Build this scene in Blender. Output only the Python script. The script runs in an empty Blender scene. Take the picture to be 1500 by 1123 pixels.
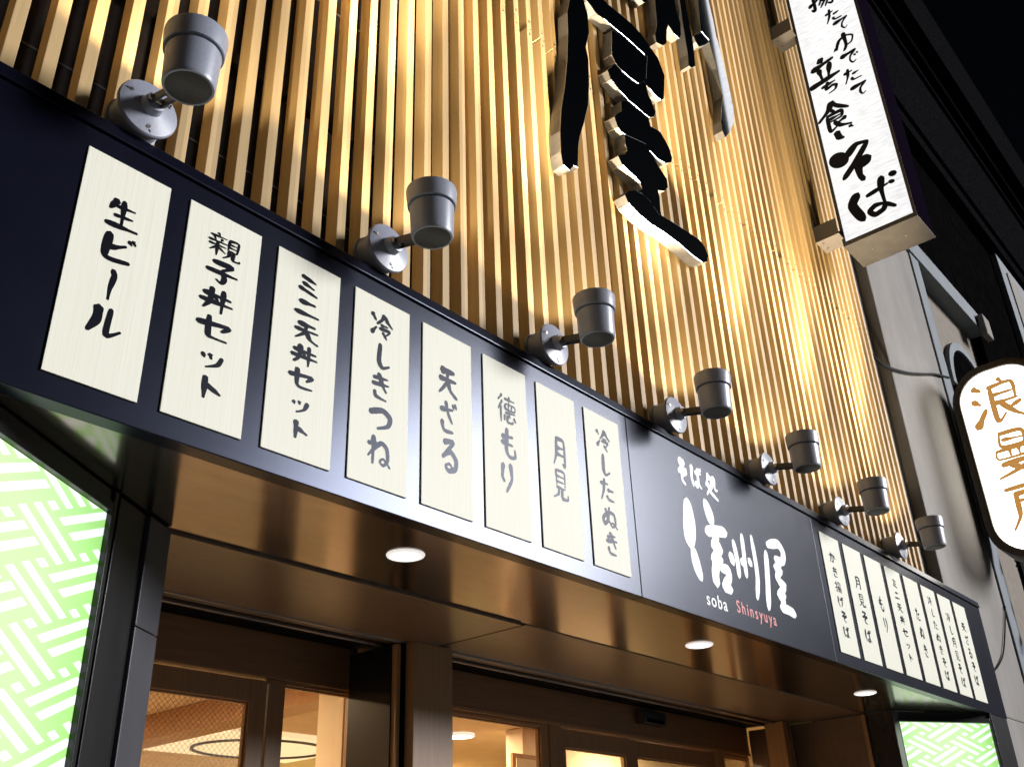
import bpy, bmesh, math, random
from mathutils import Vector, Matrix
random.seed(7)
S = bpy.context.scene
COL = S.collection

# ------------------------------------------------------------------ camera
cam_d = bpy.data.cameras.new('camera')
cam_d.lens = 34.626; cam_d.sensor_width = 36; cam_d.sensor_fit = 'HORIZONTAL'
cam_d.clip_start = 0.05; cam_d.clip_end = 500
cam = bpy.data.objects.new('camera', cam_d); COL.objects.link(cam)
r_ = Vector((0.653957, -0.75579, -0.033493)); u_ = Vector((-0.335311, -0.329249, 0.882701)); f_ = Vector((0.678164, 0.566018, 0.468739))
cam.matrix_world = Matrix(((r_.x, u_.x, -f_.x, -0.7341), (r_.y, u_.y, -f_.y, -1.8840), (r_.z, u_.z, -f_.z, 1.6), (0, 0, 0, 1)))
S.camera = cam

# ------------------------------------------------------------------ sky, key light, exposure
LDIR = Vector((1.92, -1.88, .92)).normalized()       # towards the street light that skims the fascia
W = bpy.data.worlds.new('World'); S.world = W; W.use_nodes = True
wn = W.node_tree.nodes; wl = W.node_tree.links
bg = wn['Background']; sky = wn.new('ShaderNodeTexSky'); sky.sky_type = 'NISHITA'; sky.sun_disc = False
sky.sun_elevation = math.asin(LDIR.z); sky.sun_rotation = math.atan2(LDIR.x, LDIR.y)
wl.new(sky.outputs[0], bg.inputs[0]); bg.inputs[1].default_value = 0.0004
sun_d = bpy.data.lights.new('sun', 'SUN'); sun_d.energy = 3.1; sun_d.angle = math.radians(17); sun_d.color = (.98, .98, 1)
sun = bpy.data.objects.new('sun', sun_d); COL.objects.link(sun)
sun.rotation_euler = (-LDIR).to_track_quat('-Z', 'Y').to_euler(); sun.location = (6, -6, 6)
vs = S.view_settings; vs.view_transform = 'Standard'; vs.look = 'None'; vs.exposure = 0.55; vs.gamma = 1
S.cycles.use_denoising = True
S.cycles.max_bounces = 10; S.cycles.glossy_bounces = 5; S.cycles.transparent_max_bounces = 16
S.cycles.sample_clamp_indirect = 4

# ------------------------------------------------------------------ helpers
ORG = {}
def _props(o, label, cat, group, kind):
    if label: o['label'] = label
    if cat: o['category'] = cat
    if group: o['group'] = group
    if kind: o['kind'] = kind
def thing(name, label, cat, loc=(0, 0, 0), group=None):
    o = bpy.data.objects.new(name, None); COL.objects.link(o); o.location = loc
    o.empty_display_size = .1; ORG[o] = Vector(loc); _props(o, label, cat, group, None); return o
class MB:
    def __init__(s): s.v = []; s.f = []; s.mi = []
    def face(s, pts, m=0):
        n = len(s.v); s.v += [Vector(p) for p in pts]; s.f.append(list(range(n, n + len(pts)))); s.mi.append(m); return s
    def box(s, x0, x1, y0, y1, z0, z1, m=0, M=None):
        c = [Vector(p) for p in ((x0, y0, z0), (x1, y0, z0), (x1, y1, z0), (x0, y1, z0), (x0, y0, z1), (x1, y0, z1), (x1, y1, z1), (x0, y1, z1))]
        if M: c = [M @ p for p in c]
        n = len(s.v); s.v += c
        for q in ((0, 3, 2, 1), (4, 5, 6, 7), (0, 1, 5, 4), (1, 2, 6, 5), (2, 3, 7, 6), (3, 0, 4, 7)):
            s.f.append([n + i for i in q]); s.mi.append(m)
        return s
    def rings(s, rings, cap0=True, cap1=True, m=0, mc=None):
        n = len(s.v); k = len(rings[0])
        for r in rings: s.v += [Vector(p) for p in r]
        for a in range(len(rings) - 1):
            for i in range(k):
                j = (i + 1) % k
                s.f.append([n + a * k + i, n + a * k + j, n + (a + 1) * k + j, n + (a + 1) * k + i]); s.mi.append(m)
        if cap0: s.f.append([n + i for i in reversed(range(k))]); s.mi.append(m if mc is None else mc)
        if cap1: s.f.append([n + (len(rings) - 1) * k + i for i in range(k)]); s.mi.append(m if mc is None else mc)
        return s
    def lathe(s, c, axis, prof, n=40, m=0, cap0=True, cap1=True):
        # prof: list of (distance along axis, radius)
        a = Vector(axis).normalized(); t = Vector((0, 0, 1)) if abs(a.z) < .9 else Vector((1, 0, 0))
        u = a.cross(t).normalized(); w = a.cross(u); c = Vector(c)
        return s.rings([[c + a * d + (u * math.cos(6.28318 * i / n) + w * math.sin(6.28318 * i / n)) * r for i in range(n)] for d, r in prof], cap0, cap1, m)
    def tube(s, pts, r, n=8, m=0):
        pts = [Vector(p) for p in pts]; rs = []
        for i, p in enumerate(pts):
            a = (pts[min(i + 1, len(pts) - 1)] - pts[max(i - 1, 0)]).normalized()
            t = Vector((0, 0, 1)) if abs(a.z) < .9 else Vector((1, 0, 0))
            u = a.cross(t).normalized(); w = a.cross(u)
            rs.append([p + (u * math.cos(6.28318 * k / n) + w * math.sin(6.28318 * k / n)) * r for k in range(n)])
        return s.rings(rs, True, True, m)
    def prism(s, pts, d, m_face=0, m_side=0):
        # pts polygon (3D, facing viewer), extruded by vector d
        d = Vector(d); P = [Vector(p) for p in pts]; n = len(s.v); k = len(P)
        s.v += P + [p + d for p in P]
        s.f.append([n + i for i in range(k)]); s.mi.append(m_face)
        s.f.append([n + k + i for i in reversed(range(k))]); s.mi.append(m_side)
        for i in range(k):
            j = (i + 1) % k; s.f.append([n + j, n + i, n + k + i, n + k + j]); s.mi.append(m_side)
        return s
def part(name, mb, mats, parent=None, smooth=False, bevel=0, label=None, cat=None, group=None, kind=None, org=None):
    o0 = ORG[parent] if parent else Vector(org or (0, 0, 0))
    me = bpy.data.meshes.new(name)
    me.from_pydata([tuple(p - o0) for p in mb.v], [], mb.f)
    for m in (mats if isinstance(mats, (list, tuple)) else [mats]): me.materials.append(m)
    me.polygons.foreach_set('material_index', mb.mi)
    bm = bmesh.new(); bm.from_mesh(me); bmesh.ops.recalc_face_normals(bm, faces=bm.faces)
    if bevel:
        es = [e for e in bm.edges if len(e.link_faces) == 2 and e.calc_face_angle(0) > .6]
        bmesh.ops.bevel(bm, geom=es, offset=bevel, segments=2, affect='EDGES', profile=.6)
    bm.to_mesh(me); bm.free()
    if smooth:
        me.polygons.foreach_set('use_smooth', [True] * len(me.polygons))
        me.set_sharp_from_angle(angle=math.radians(35))
    me.update()
    o = bpy.data.objects.new(name, me); COL.objects.link(o)
    if parent: o.parent = parent
    else: o.location = o0
    ORG[o] = o0; _props(o, label, cat, group, kind); return o
def copy_tree(o, loc=None, parent=None):
    c = o.copy(); COL.objects.link(c)
    if parent: c.parent = parent; c.matrix_parent_inverse = o.matrix_parent_inverse
    if loc is not None: c.location = loc
    ORG[c] = Vector(loc) if loc is not None else ORG.get(o, Vector())
    for ch in list(o.children): copy_tree(ch, None, c)
    return c

# ------------------------------------------------------------------ materials
def mat(name, col, rough=.5, metal=0, spec=.5, emit=None, estr=0, coat=0):
    m = bpy.data.materials.new(name); m.use_nodes = True
    b = m.node_tree.nodes['Principled BSDF']
    b.inputs['Base Color'].default_value = (*col, 1); b.inputs['Roughness'].default_value = rough
    b.inputs['Metallic'].default_value = metal; b.inputs['Specular IOR Level'].default_value = spec
    b.inputs['Coat Weight'].default_value = coat
    if emit: b.inputs['Emission Color'].default_value = (*emit, 1); b.inputs['Emission Strength'].default_value = estr
    return m
def nd(m, t, **kw):
    n = m.node_tree.nodes.new(t)
    for k, v in kw.items(): setattr(n, k, v)
    return n
def lk(m, a, b): m.node_tree.links.new(a, b)
def bsdf(m): return m.node_tree.nodes['Principled BSDF']
def coords(m, scale, out='Object'):
    t = nd(m, 'ShaderNodeTexCoord'); mp = nd(m, 'ShaderNodeMapping'); mp.inputs['Scale'].default_value = scale
    lk(m, t.outputs[out], mp.inputs['Vector']); return mp.outputs[0]
def ramp(m, fac, stops):
    r = nd(m, 'ShaderNodeValToRGB'); e = r.color_ramp.elements
    while len(e) < len(stops): e.new(.5)
    for k, (p, c) in enumerate(stops): e[k].position = p; e[k].color = (*c, 1)
    lk(m, fac, r.inputs[0]); return r.outputs[0]
def noise(m, vec, scale=5, detail=4, rough=.5):
    n = nd(m, 'ShaderNodeTexNoise'); n.inputs['Scale'].default_value = scale; n.inputs['Detail'].default_value = detail
    n.inputs['Roughness'].default_value = rough; lk(m, vec, n.inputs['Vector']); return n.outputs['Fac']
def bump(m, h, strength=.2, dist=.002):
    b = nd(m, 'ShaderNodeBump'); b.inputs['Strength'].default_value = strength; b.inputs['Distance'].default_value = dist
    lk(m, h, b.inputs['Height']); lk(m, b.outputs[0], bsdf(m).inputs['Normal'])
def mixc(m, fac, a, b, mode='MIX'):
    x = nd(m, 'ShaderNodeMix', data_type='RGBA', blend_type=mode)
    (lk(m, fac, x.inputs[0]) if not isinstance(fac, (int, float)) else setattr(x.inputs[0], 'default_value', fac))
    for s, v in ((x.inputs[6], a), (x.inputs[7], b)):
        if isinstance(v, tuple): s.default_value = (*v, 1)
        else: lk(m, v, s)
    return x.outputs[2]
def var(name, c0, c1, scale=(3, 3, 3), nscale=4, rough=.5, metal=0, bmp=0, detail=5, r2=None, **kw):
    m = mat(name, c0, rough, metal, **kw); v = coords(m, scale); f = noise(m, v, nscale, detail, .6)
    lk(m, ramp(m, f, [(.3, c0), (.7, c1)]), bsdf(m).inputs['Base Color'])
    if bmp: bump(m, f, bmp)
    if r2 is not None:
        mr = nd(m, 'ShaderNodeMapRange'); mr.inputs[3].default_value = rough; mr.inputs[4].default_value = r2
        lk(m, f, mr.inputs[0]); lk(m, mr.outputs[0], bsdf(m).inputs['Roughness'])
    return m

def wood(name, c0, c1, pitch=None, rough=.55, axis='z', dark=None):
    m = mat(name, c0, rough, spec=.3)
    v = coords(m, {'z': (38, 38, 1.3), 'x': (1.3, 38, 38), 'y': (38, 1.3, 38)}[axis])
    f = noise(m, v, 1.6, 6, .62); f2 = noise(m, v, 7, 3, .5)
    c = ramp(m, f, [(.25, c0), (.75, c1)])
    c = mixc(m, .25, c, ramp(m, f2, [(.35, tuple(x * .72 for x in c0)), (.65, c1)]))
    if pitch:                      # every batten its own tone, upper and lower lengths cut from different boards
        t = nd(m, 'ShaderNodeTexCoord'); sx = nd(m, 'ShaderNodeSeparateXYZ'); lk(m, t.outputs['Object'], sx.inputs[0])
        a = nd(m, 'ShaderNodeMath', operation='DIVIDE'); lk(m, sx.outputs[0], a.inputs[0]); a.inputs[1].default_value = pitch
        a2 = nd(m, 'ShaderNodeMath', operation='FLOOR'); lk(m, a.outputs[0], a2.inputs[0])
        g = nd(m, 'ShaderNodeMath', operation='GREATER_THAN'); lk(m, sx.outputs[2], g.inputs[0]); g.inputs[1].default_value = 5.12
        cb = nd(m, 'ShaderNodeCombineXYZ'); lk(m, a2.outputs[0], cb.inputs[0]); lk(m, g.outputs[0], cb.inputs[1])
        wn_ = nd(m, 'ShaderNodeTexWhiteNoise', noise_dimensions='3D'); lk(m, cb.outputs[0], wn_.inputs[0])
        c = mixc(m, .55, c, ramp(m, wn_.outputs[0], [(0, tuple(x * .68 for x in c0)), (.5, c0), (1, tuple(min(1, x * 1.15) for x in c1))]))
    lk(m, c, bsdf(m).inputs['Base Color']); bump(m, f2, .12, .001); return m

M = {}
M['slat'] = wood('cedar_batten', (.46, .31, .14), (.62, .43, .21), pitch=.0915)
M['joinery'] = wood('oiled_timber', (.29, .155, .075), (.42, .24, .12), rough=.4)
M['joinery_h'] = wood('oiled_timber_rail', (.22, .11, .052), (.33, .18, .088), rough=.4, axis='x')
M['joinery_l'] = wood('pale_timber', (.36, .19, .085), (.48, .27, .13), rough=.45)
M['backing'] = var('dark_backing_board', (.008, .006, .006), (.015, .012, .011), nscale=3, rough=.7, spec=.1)
M['navy'] = var('navy_panel', (.0035, .0038, .009), (.0045, .005, .012), (1.5, 1.5, 1.5), 3, .225, bmp=.02, spec=.25, r2=.25)
bsdf(M['navy']).inputs['Specular Tint'].default_value = (.60, .69, 1, 1)  # blue cast of the street light's sheen put into the panel's specular tint
M['black_metal'] = var('black_aluminium', (.010, .010, .012), (.016, .016, .018), (4, 4, 1), 4, .25, spec=.5)
M['post'] = var('slate_post', (.045, .045, .055), (.055, .054, .064), (4, 4, 1), 4, .38, spec=.5)
M['gap'] = mat('dark_gap', (.004, .004, .004), .9, spec=0)
M['bronze'] = var('bronze_soffit', (.255, .215, .19), (.31, .262, .23), (2, 7, 2), 3, .10, metal=.95, r2=.19, bmp=.03)
M['inner_ceiling'] = var('satin_brown_ceiling', (.13, .085, .06), (.17, .112, .078), (3, 9, 3), 3, .33, spec=.5)
M['steel'] = var('dull_steel', (.30, .27, .24), (.38, .34, .30), (2, 30, 30), 3, .3, metal=1)
M['grey_paint'] = var('grey_cast_metal', (.265, .28, .35), (.325, .34, .41), (30, 30, 30), 6, .36, bmp=.1, spec=.6)
M['cover'] = var('brown_black_cover', (.045, .038, .034), (.06, .052, .046), (20, 20, 20), 5, .5)
M['dark_grey'] = var('dark_cast_metal', (.03, .03, .033), (.045, .045, .048), (20, 20, 20), 5, .45)
M['white_ret'] = var('satin_letter_return', (.10, .094, .09), (.14, .132, .128), (9, 9, 9), 4, .35)
M['gloss_black'] = mat('black_mirror_steel', (.84, .87, .94), .05, metal=1)
M['ink'] = mat('black_ink', (.006, .006, .009), .30, spec=.08)
bsdf(M['ink']).inputs['Specular Tint'].default_value = (.60, .69, 1, 1)  # same bluish sheen colour painted into the ink's highlights
M['white_ink'] = mat('white_vinyl', (.86, .86, .86), .4)
M['red_ink'] = mat('red_vinyl', (.62, .045, .03), .4)
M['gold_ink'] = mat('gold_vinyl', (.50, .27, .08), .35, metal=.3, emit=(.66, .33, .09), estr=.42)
M['light_gray_wall'] = var('stained_render', (.20, .182, .165), (.285, .262, .24), (1.2, 1.2, .5), 3, .85, bmp=.35, detail=9)
M['strip_wall'] = var('dirty_concrete', (.11, .10, .09), (.33, .30, .275), (2.6, 2.6, .9), 3, .9, bmp=.5, detail=10)
M['trim_wall'] = var('bluish_render', (.15, .175, .20), (.20, .225, .255), (2, 2, 1), 3, .8, bmp=.2)
M['unlit_stone'] = var('unlit_rough_stone', (.0012, .0012, .0014), (.013, .013, .015), (9, 9, 9), 3, .9, bmp=.8, detail=12, spec=0)  # near-black colour stands in for stone that no street light reaches
M['unlit_wall'] = var('unlit_upper_wall', (.0025, .0022, .0024), (.0055, .005, .005), (2, 2, 2), 3, .9, spec=0)  # lack of light on the upper storeys painted into the wall colour
M['black'] = mat('night_black', (.003, .003, .0035), .8, spec=.1)
M['tan_wall'] = var('tan_render', (.17, .14, .105), (.24, .195, .15), (3, 3, 3), 4, .85, bmp=.3)
M['rim'] = var('dark_brown_rim', (.028, .018, .013), (.04, .026, .018), (5, 5, 5), 4, .35)
M['lens'] = mat('spot_lens', (.8, .8, .8), .2, emit=(1, .82, .55), estr=14)
M['cable'] = mat('black_cable', (.012, .012, .014), .8, spec=.08)
M['plastic'] = mat('sensor_black', (.02, .02, .022), .35)
M['int_ceiling'] = var('warm_ceiling', (.60, .43, .26), (.66, .48, .30), (2, 2, 2), 3, .8)
M['int_wall'] = var('cream_wall', (.66, .52, .36), (.72, .58, .42), (2, 2, 2), 3, .8)
M['int_floor'] = var('tile_floor', (.42, .36, .29), (.50, .43, .35), (3, 3, 3), 4, .4)
M['int_light'] = mat('ceiling_lamp_face', (.9, .9, .9), .4, emit=(1, .80, .52), estr=16)
M['cove'] = mat('glowing_pale_panel', (.8, .75, .65), .6, emit=(1, .78, .48), estr=.55)  # glow added to the pale ceiling panel to brighten it, not a lamp
M['shelf_light'] = mat('lit_shelf_panel', (.8, .8, .6), .6, emit=(.95, 1, .42), estr=1.1)
M['downlight'] = mat('downlight_diffuser', (.9, .88, .86), .4, emit=(1, .93, .88), estr=1.1)
M['bulb'] = mat('downlight_bulb', (.9, .9, .9), .4, emit=(1, .95, .9), estr=14)
M['white_glow_trim'] = mat('white_glow_trim_ring', (.75, .73, .72), .35, emit=(1, .95, .92), estr=.5)  # white ring and lamp body also carry a glow of their own
M['asphalt'] = var('asphalt', (.04, .04, .042), (.06, .06, .06), (8, 8, 8), 8, .85, bmp=.4)
M['paving'] = var('concrete_paving', (.07, .068, .064), (.11, .105, .10), (3, 3, 3), 5, .7, bmp=.2)

def board_mat():
    m = mat('champagne_board', (.82, .79, .66), .38, .0, spec=.10)
    v = coords(m, (240, 240, 1.6)); f = noise(m, v, 1.5, 5, .7)
    lk(m, ramp(m, f, [(.25, (.77, .755, .61)), (.75, (.92, .91, .80))]), bsdf(m).inputs['Base Color'])
    mr = nd(m, 'ShaderNodeMapRange'); mr.inputs[3].default_value = .38; mr.inputs[4].default_value = .54
    lk(m, f, mr.inputs[0]); lk(m, mr.outputs[0], bsdf(m).inputs['Roughness']); bump(m, f, .06, .0005); return m
M['board'] = board_mat()

def glass_mat():
    m = bpy.data.materials.new('window_glass'); m.use_nodes = True; n = m.node_tree.nodes; n.clear()
    o = nd(m, 'ShaderNodeOutputMaterial'); t = nd(m, 'ShaderNodeBsdfTransparent'); g = nd(m, 'ShaderNodeBsdfGlossy'); g.inputs['Roughness'].default_value = .02
    t.inputs[0].default_value = (.93, .94, .92, 1)
    fr = nd(m, 'ShaderNodeFresnel'); fr.inputs[0].default_value = 1.5; x = nd(m, 'ShaderNodeMixShader')
    ge = nd(m, 'ShaderNodeNewGeometry'); iv = nd(m, 'ShaderNodeMath', operation='SUBTRACT'); iv.inputs[0].default_value = 1; lk(m, ge.outputs['Backfacing'], iv.inputs[1])
    mu = nd(m, 'ShaderNodeMath', operation='MULTIPLY'); lk(m, fr.outputs[0], mu.inputs[0]); lk(m, iv.outputs[0], mu.inputs[1])
    lk(m, mu.outputs[0], x.inputs[0]); lk(m, t.outputs[0], x.inputs[1]); lk(m, g.outputs[0], x.inputs[2]); lk(m, x.outputs[0], o.inputs[0]); return m
M['glass'] = glass_mat()

def backlit(name, col, hot, s0, s1, scale, tex=None):
    # translucent sign face lit by the tubes behind it: strongest in the middle of the box (generated coordinates)
    m = mat(name, tuple(.22 * c_ for c_ in col), .3); b = bsdf(m)
    t = nd(m, 'ShaderNodeTexCoord'); mp = nd(m, 'ShaderNodeMapping'); mp.inputs['Location'].default_value = scale[1]; mp.inputs['Scale'].default_value = scale[0]
    lk(m, t.outputs['Generated'], mp.inputs[0]); g = nd(m, 'ShaderNodeTexGradient', gradient_type='SPHERICAL'); lk(m, mp.outputs[0], g.inputs[0])
    c = ramp(m, g.outputs['Fac'], [(0, col), (.55, hot)]); lk(m, c, b.inputs['Emission Color'])
    mr = nd(m, 'ShaderNodeMapRange'); mr.inputs[3].default_value = s0; mr.inputs[4].default_value = s1; lk(m, g.outputs['Fac'], mr.inputs[0])
    st = mr.outputs[0]
    if tex:
        v = coords(m, tex); f = noise(m, v, 1, 3, .5); m2 = nd(m, 'ShaderNodeMapRange'); m2.inputs[1].default_value = .35; m2.inputs[2].default_value = .65
        m2.inputs[3].default_value = .80; m2.inputs[4].default_value = 1.05; lk(m, f, m2.inputs[0])
        mu = nd(m, 'ShaderNodeMath', operation='MULTIPLY'); lk(m, st, mu.inputs[0]); lk(m, m2.outputs[0], mu.inputs[1]); st = mu.outputs[0]
    lk(m, st, b.inputs['Emission Strength']); return m
M['green'] = backlit('green_lightbox', (.34, .79, .17), (.58, .94, .42), .64, .87, ((1, 1, .62), (-.32, -.5, -.36)))
M['green_w'] = backlit('white_lightbox_bars', (.84, .88, .98), (1, 1, .98), .68, .96, ((1, 1, .62), (-.32, -.5, -.36)))
M['sign_face'] = backlit('white_sign_face', (.88, .91, 1), (.95, .97, 1),   .64, .68, ((1, 1, .8), (-.5, -.5, -.4)), tex=(30, 11, 75))
M['oval_face'] = backlit('oval_sign_face', (1, .88, .68), (1, .97, .90), 3.4, 4.6, ((1, 1.3, 1), (-.5, -.65, -.5)))

# ------------------------------------------------------------------ brush lettering
DAK = '9:78,4 86,16;9:92,0 99,11'
G = {
'生': '15:28,8 10,42;9:25,28 84,22;11:50,2 50,92;9:26,58 78,54;12:6,93 97,87',
'ビ': '15:22,6 20,78 40,90 88,82;12:22,50 48,46 72,30;' + DAK,
'ー': '15:46,4 58,18 48,60 50,98',
'ル': '20:30,10 30,50 10,92;12:62,5 60,88 98,62',
'親': '9:28,0 32,10;9:5,16 56,13;8:18,22 24,34;8:44,20 36,34;9:2,40 58,37;9:6,58 56,54;10:30,40 30,98;8:28,60 6,84;8:33,62 54,78;8:64,10 64,58;9:64,10 92,9 92,58;7:66,26 90,26;7:66,42 90,42;7:64,58 92,57;9:70,60 66,82 52,98;9:82,60 82,92 98,93 99,82',
'子': '15:20,10 76,8 50,36;12:50,36 56,68 50,94 34,84;14:2,52 98,44',
'丼': '13:8,34 94,30;14:2,64 98,58;13:34,6 32,64 12,97;11:68,2 68,99;10:44,40 56,50',
'セ': '14:2,44 92,26 72,54;12:36,6 34,78 50,90 92,86',
'ッ': '13:18,42 26,60;12:44,36 52,54;12:88,34 74,72 34,98',
'ト': '13:38,4 38,98;16:40,38 84,64',
'ミ': '17:22,10 76,24;14:24,42 70,54;15:14,72 84,92',
'ニ': '17:22,24 80,20;15:4,84 97,78',
'天': '17:16,18 82,12;12:6,48 96,42;11:50,16 46,55 8,96;13:50,50 66,80 98,97',
'冷': '12:6,12 22,32;11:2,90 24,60;11:62,2 50,24 28,48;12:62,4 76,24 99,42;8:48,46 76,43;9:40,60 86,57 62,86;9:54,74 74,97',
'し': '14:40,3 36,72 50,94 84,80',
'き': '11:18,22 78,14;12:12,43 84,34;12:40,2 62,44 76,66;11:24,68 32,90 76,94',
'つ': '16:4,34 60,16 94,36 84,66 38,90',
'ね': '12:26,2 26,98;10:4,30 42,24 4,78;10:28,48 60,20 86,32 88,70 70,92 56,82 72,72 99,94',
'ざ': '11:14,28 76,18;11:44,2 58,40 76,64;11:22,66 34,92 78,94;' + DAK,
'る': '12:24,10 76,6 20,60;12:20,60 60,38 88,58 82,88 50,98 34,84 52,74 68,88',
'徳': '9:26,0 4,26;9:30,22 2,56;11:18,42 18,99;8:40,14 97,11;8:66,0 66,26;8:46,28 46,48 94,48 94,28 46,28;7:62,30 62,46;7:78,30 78,46;8:42,60 97,57;9:42,72 36,92;9:54,68 56,93 84,93 86,82;8:66,66 72,76;9:90,70 99,86',
'も': '12:50,0 42,72 60,96 90,86 90,62;11:16,30 78,24;11:14,52 78,50',
'り': '12:28,6 24,50 36,62;12:70,2 76,50 42,99',
'月': '12:28,6 28,60 6,99;11:28,6 82,5 82,94 68,88;9:30,34 80,33;9:30,60 80,59',
'見': '10:24,2 24,60;10:24,3 78,2 78,60;8:26,22 76,22;8:26,41 76,41;9:24,60 78,60;11:38,62 32,84 4,99;12:62,62 62,92 98,94 98,78',
'た': '12:6,26 58,20;12:36,0 26,50 6,96;11:54,48 92,44;11:46,72 56,90 97,90',
'ぬ': '11:22,18 34,60 56,82;11:52,6 40,60 12,86 6,62 44,28 82,34 86,72 66,92 54,80 72,72 99,94',
'そ': '13:24,8 76,6 18,48;13:18,48 94,36 52,58 50,86 80,97',
'ば': '14:14,4 8,60 22,98;11:40,30 94,22;11:66,4 66,78 52,96 38,82 60,74 92,94;' + DAK,
'処': '11:30,2 20,30 2,56;10:26,22 52,18 40,54 4,98;12:18,48 36,76 99,99;10:60,16 56,48 44,68;10:60,16 80,13 80,48 86,60 99,57',
'か': '13:8,34 62,24 62,60 50,94 34,84;12:36,2 30,50 8,96;12:74,20 97,56',
'揚': '11:2,26 36,22;11:22,0 22,92 8,84;10:0,66 40,50;8:50,4 50,42;9:50,4 88,3 88,42;7:52,22 86,22;8:50,42 88,42;9:40,54 99,51;9:54,56 36,82;9:52,68 92,66 86,98 74,92;8:66,68 44,96;8:78,68 60,98',
'げ': '13:16,6 10,60 24,98;11:38,32 94,25;11:70,4 72,60 54,98;' + DAK,
'て': '16:4,24 94,10;9:90,12 58,40 50,70 64,92 84,84',
'ゆ': '22:12,66 16,72;9:18,60 36,30 66,18 94,38 86,68 60,74;13:56,2 60,70 44,99',
'で': '17:4,26 90,12;9:88,14 56,42 48,70 62,92 82,84;9:74,44 82,56;9:90,36 97,48',
'立': '20:46,2 54,14;13:14,28 90,18;11:34,36 40,76;13:72,30 62,76;15:0,92 99,78',
'ち': '15:8,30 90,18;13:44,2 28,58 68,44 92,62 80,88 38,98',
'食': '15:50,0 36,20 0,48;13:50,0 68,18 99,40;10:44,26 56,34;9:28,44 74,41 74,64 28,66;8:30,55 72,54;10:28,44 28,96 54,86;9:86,70 54,80;11:46,68 66,88 99,99',
'い': '24:16,26 20,66 40,84;13:76,22 92,40',
'浪': '12:10,6 24,20;12:2,36 18,46;14:0,96 26,62;9:62,0 68,10;9:40,16 86,14 86,50;8:42,34 84,32;9:42,52 86,50;10:42,16 40,92 62,80;9:94,58 66,70;10:56,54 78,84 99,97',
'曼': '10:30,2 74,2 74,30 30,30 30,2;8:32,16 72,16;9:16,40 88,39 88,58 16,58 16,40;7:40,42 40,56;7:62,42 62,56;11:22,70 78,67 52,88 8,99;11:34,72 60,90 97,96',
'房': '10:8,8 92,6;10:24,22 82,22 82,38;11:24,22 24,44 22,70 4,99;8:26,38 82,38;8:52,42 56,50;9:34,56 96,54;10:56,58 50,80 32,98;10:58,70 86,70 80,98 66,92',
}
def strokes(key):
    out = []
    for s in G[key].split(';'):
        w, p = s.split(':'); out.append((float(w), [tuple(float(t) for t in q.split(',')) for q in p.split()]))
    return out
def smooth_line(P, n=7):
    if len(P) == 2: return [(P[0][0] + (P[1][0] - P[0][0]) * t / n, P[0][1] + (P[1][1] - P[0][1]) * t / n) for t in range(n + 1)]
    Q = [P[0]] + list(P) + [P[-1]]; out = []
    for i in range(1, len(Q) - 2):
        a, b, c, d = Q[i - 1], Q[i], Q[i + 1], Q[i + 2]
        for k in range(n):
            t = k / n; o = []
            for j in (0, 1):
                m1 = (c[j] - a[j]) * .38; m2 = (d[j] - b[j]) * .38
                o.append((2 * t ** 3 - 3 * t ** 2 + 1) * b[j] + (t ** 3 - 2 * t ** 2 + t) * m1 + (-2 * t ** 3 + 3 * t ** 2) * c[j] + (t ** 3 - t ** 2) * m2)
            out.append(tuple(o))
    out.append(P[-1]); return out
RB = random.Random(3)
def brush(mb, mapper, P, w, seq, prof='brush', m=0):
    if prof == 'brush': P = [(a + RB.uniform(-2.4, 2.4), b + RB.uniform(-2.4, 2.4)) for a, b in P]
    L = smooth_line(P); n = len(L); left = []; right = []
    ph = RB.random() * 6
    d0 = None
    for i, (x, y) in enumerate(L):
        a = L[max(i - 1, 0)]; b = L[min(i + 1, n - 1)]
        dx, dy = b[0] - a[0], b[1] - a[1]; l = math.hypot(dx, dy) or 1; dx /= l; dy /= l
        t = i / (n - 1)
        if prof == 'lens': k = max(.16, math.sin(math.pi * (.08 + .84 * t)) ** .6)
        elif prof == 'fat': k = min(1, .55 + 1.4 * min(t, 1 - t) * 2)
        elif prof == 'even': k = 1.0
        else: k = (1.42 - .86 * t) * min(1, .70 + 2.6 * t) * (1 + .15 * math.sin(ph + 8 * t))
        h = w * .5 * k
        left.append((x - dy * h, y + dx * h)); right.append((x + dy * h, y - dx * h))
        if i == 0: s0 = (x - dx * h * .62, y - dy * h * .62)
        if i == n - 1: e0 = (x + dx * h * .75, y + dy * h * .75)
    lev = lambda i: seq * 4e-5 + i * 1e-6
    mb.face([mapper(*s0, lev(0)), mapper(*left[0], lev(0)), mapper(*right[0], lev(0))], m)
    for i in range(n - 1):
        mb.face([mapper(*left[i], lev(i)), mapper(*left[i + 1], lev(i + 1)), mapper(*right[i + 1], lev(i + 1)), mapper(*right[i], lev(i))], m)
    mb.face([mapper(*left[-1], lev(n)), mapper(*e0, lev(n)), mapper(*right[-1], lev(n))], m)
def blob(mb, mapper, cx, cy, rx, ry, a, seq):
    ca, sa = math.cos(a), math.sin(a)
    mb.face([mapper(cx + rx * math.cos(t) * ca - ry * math.sin(t) * sa, cy + rx * math.cos(t) * sa + ry * math.sin(t) * ca, seq * 4e-5) for t in [i * .2618 for i in range(24)]])
def glyph(mb, key, place, wk=1.0, seq0=0):
    for k, (w, P) in enumerate(strokes(key)):
        brush(mb, place, P, w * wk, seq0 + k)
def on_front(cx, cz, w, h, y0, slant=.0):           # facade plane (faces -y)
    return lambda x, y, l: (cx + (x - 50) / 100 * w + slant * (50 - y) / 100 * h, y0 - .0004 - l, cz - (y - 50) / 100 * h)
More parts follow.
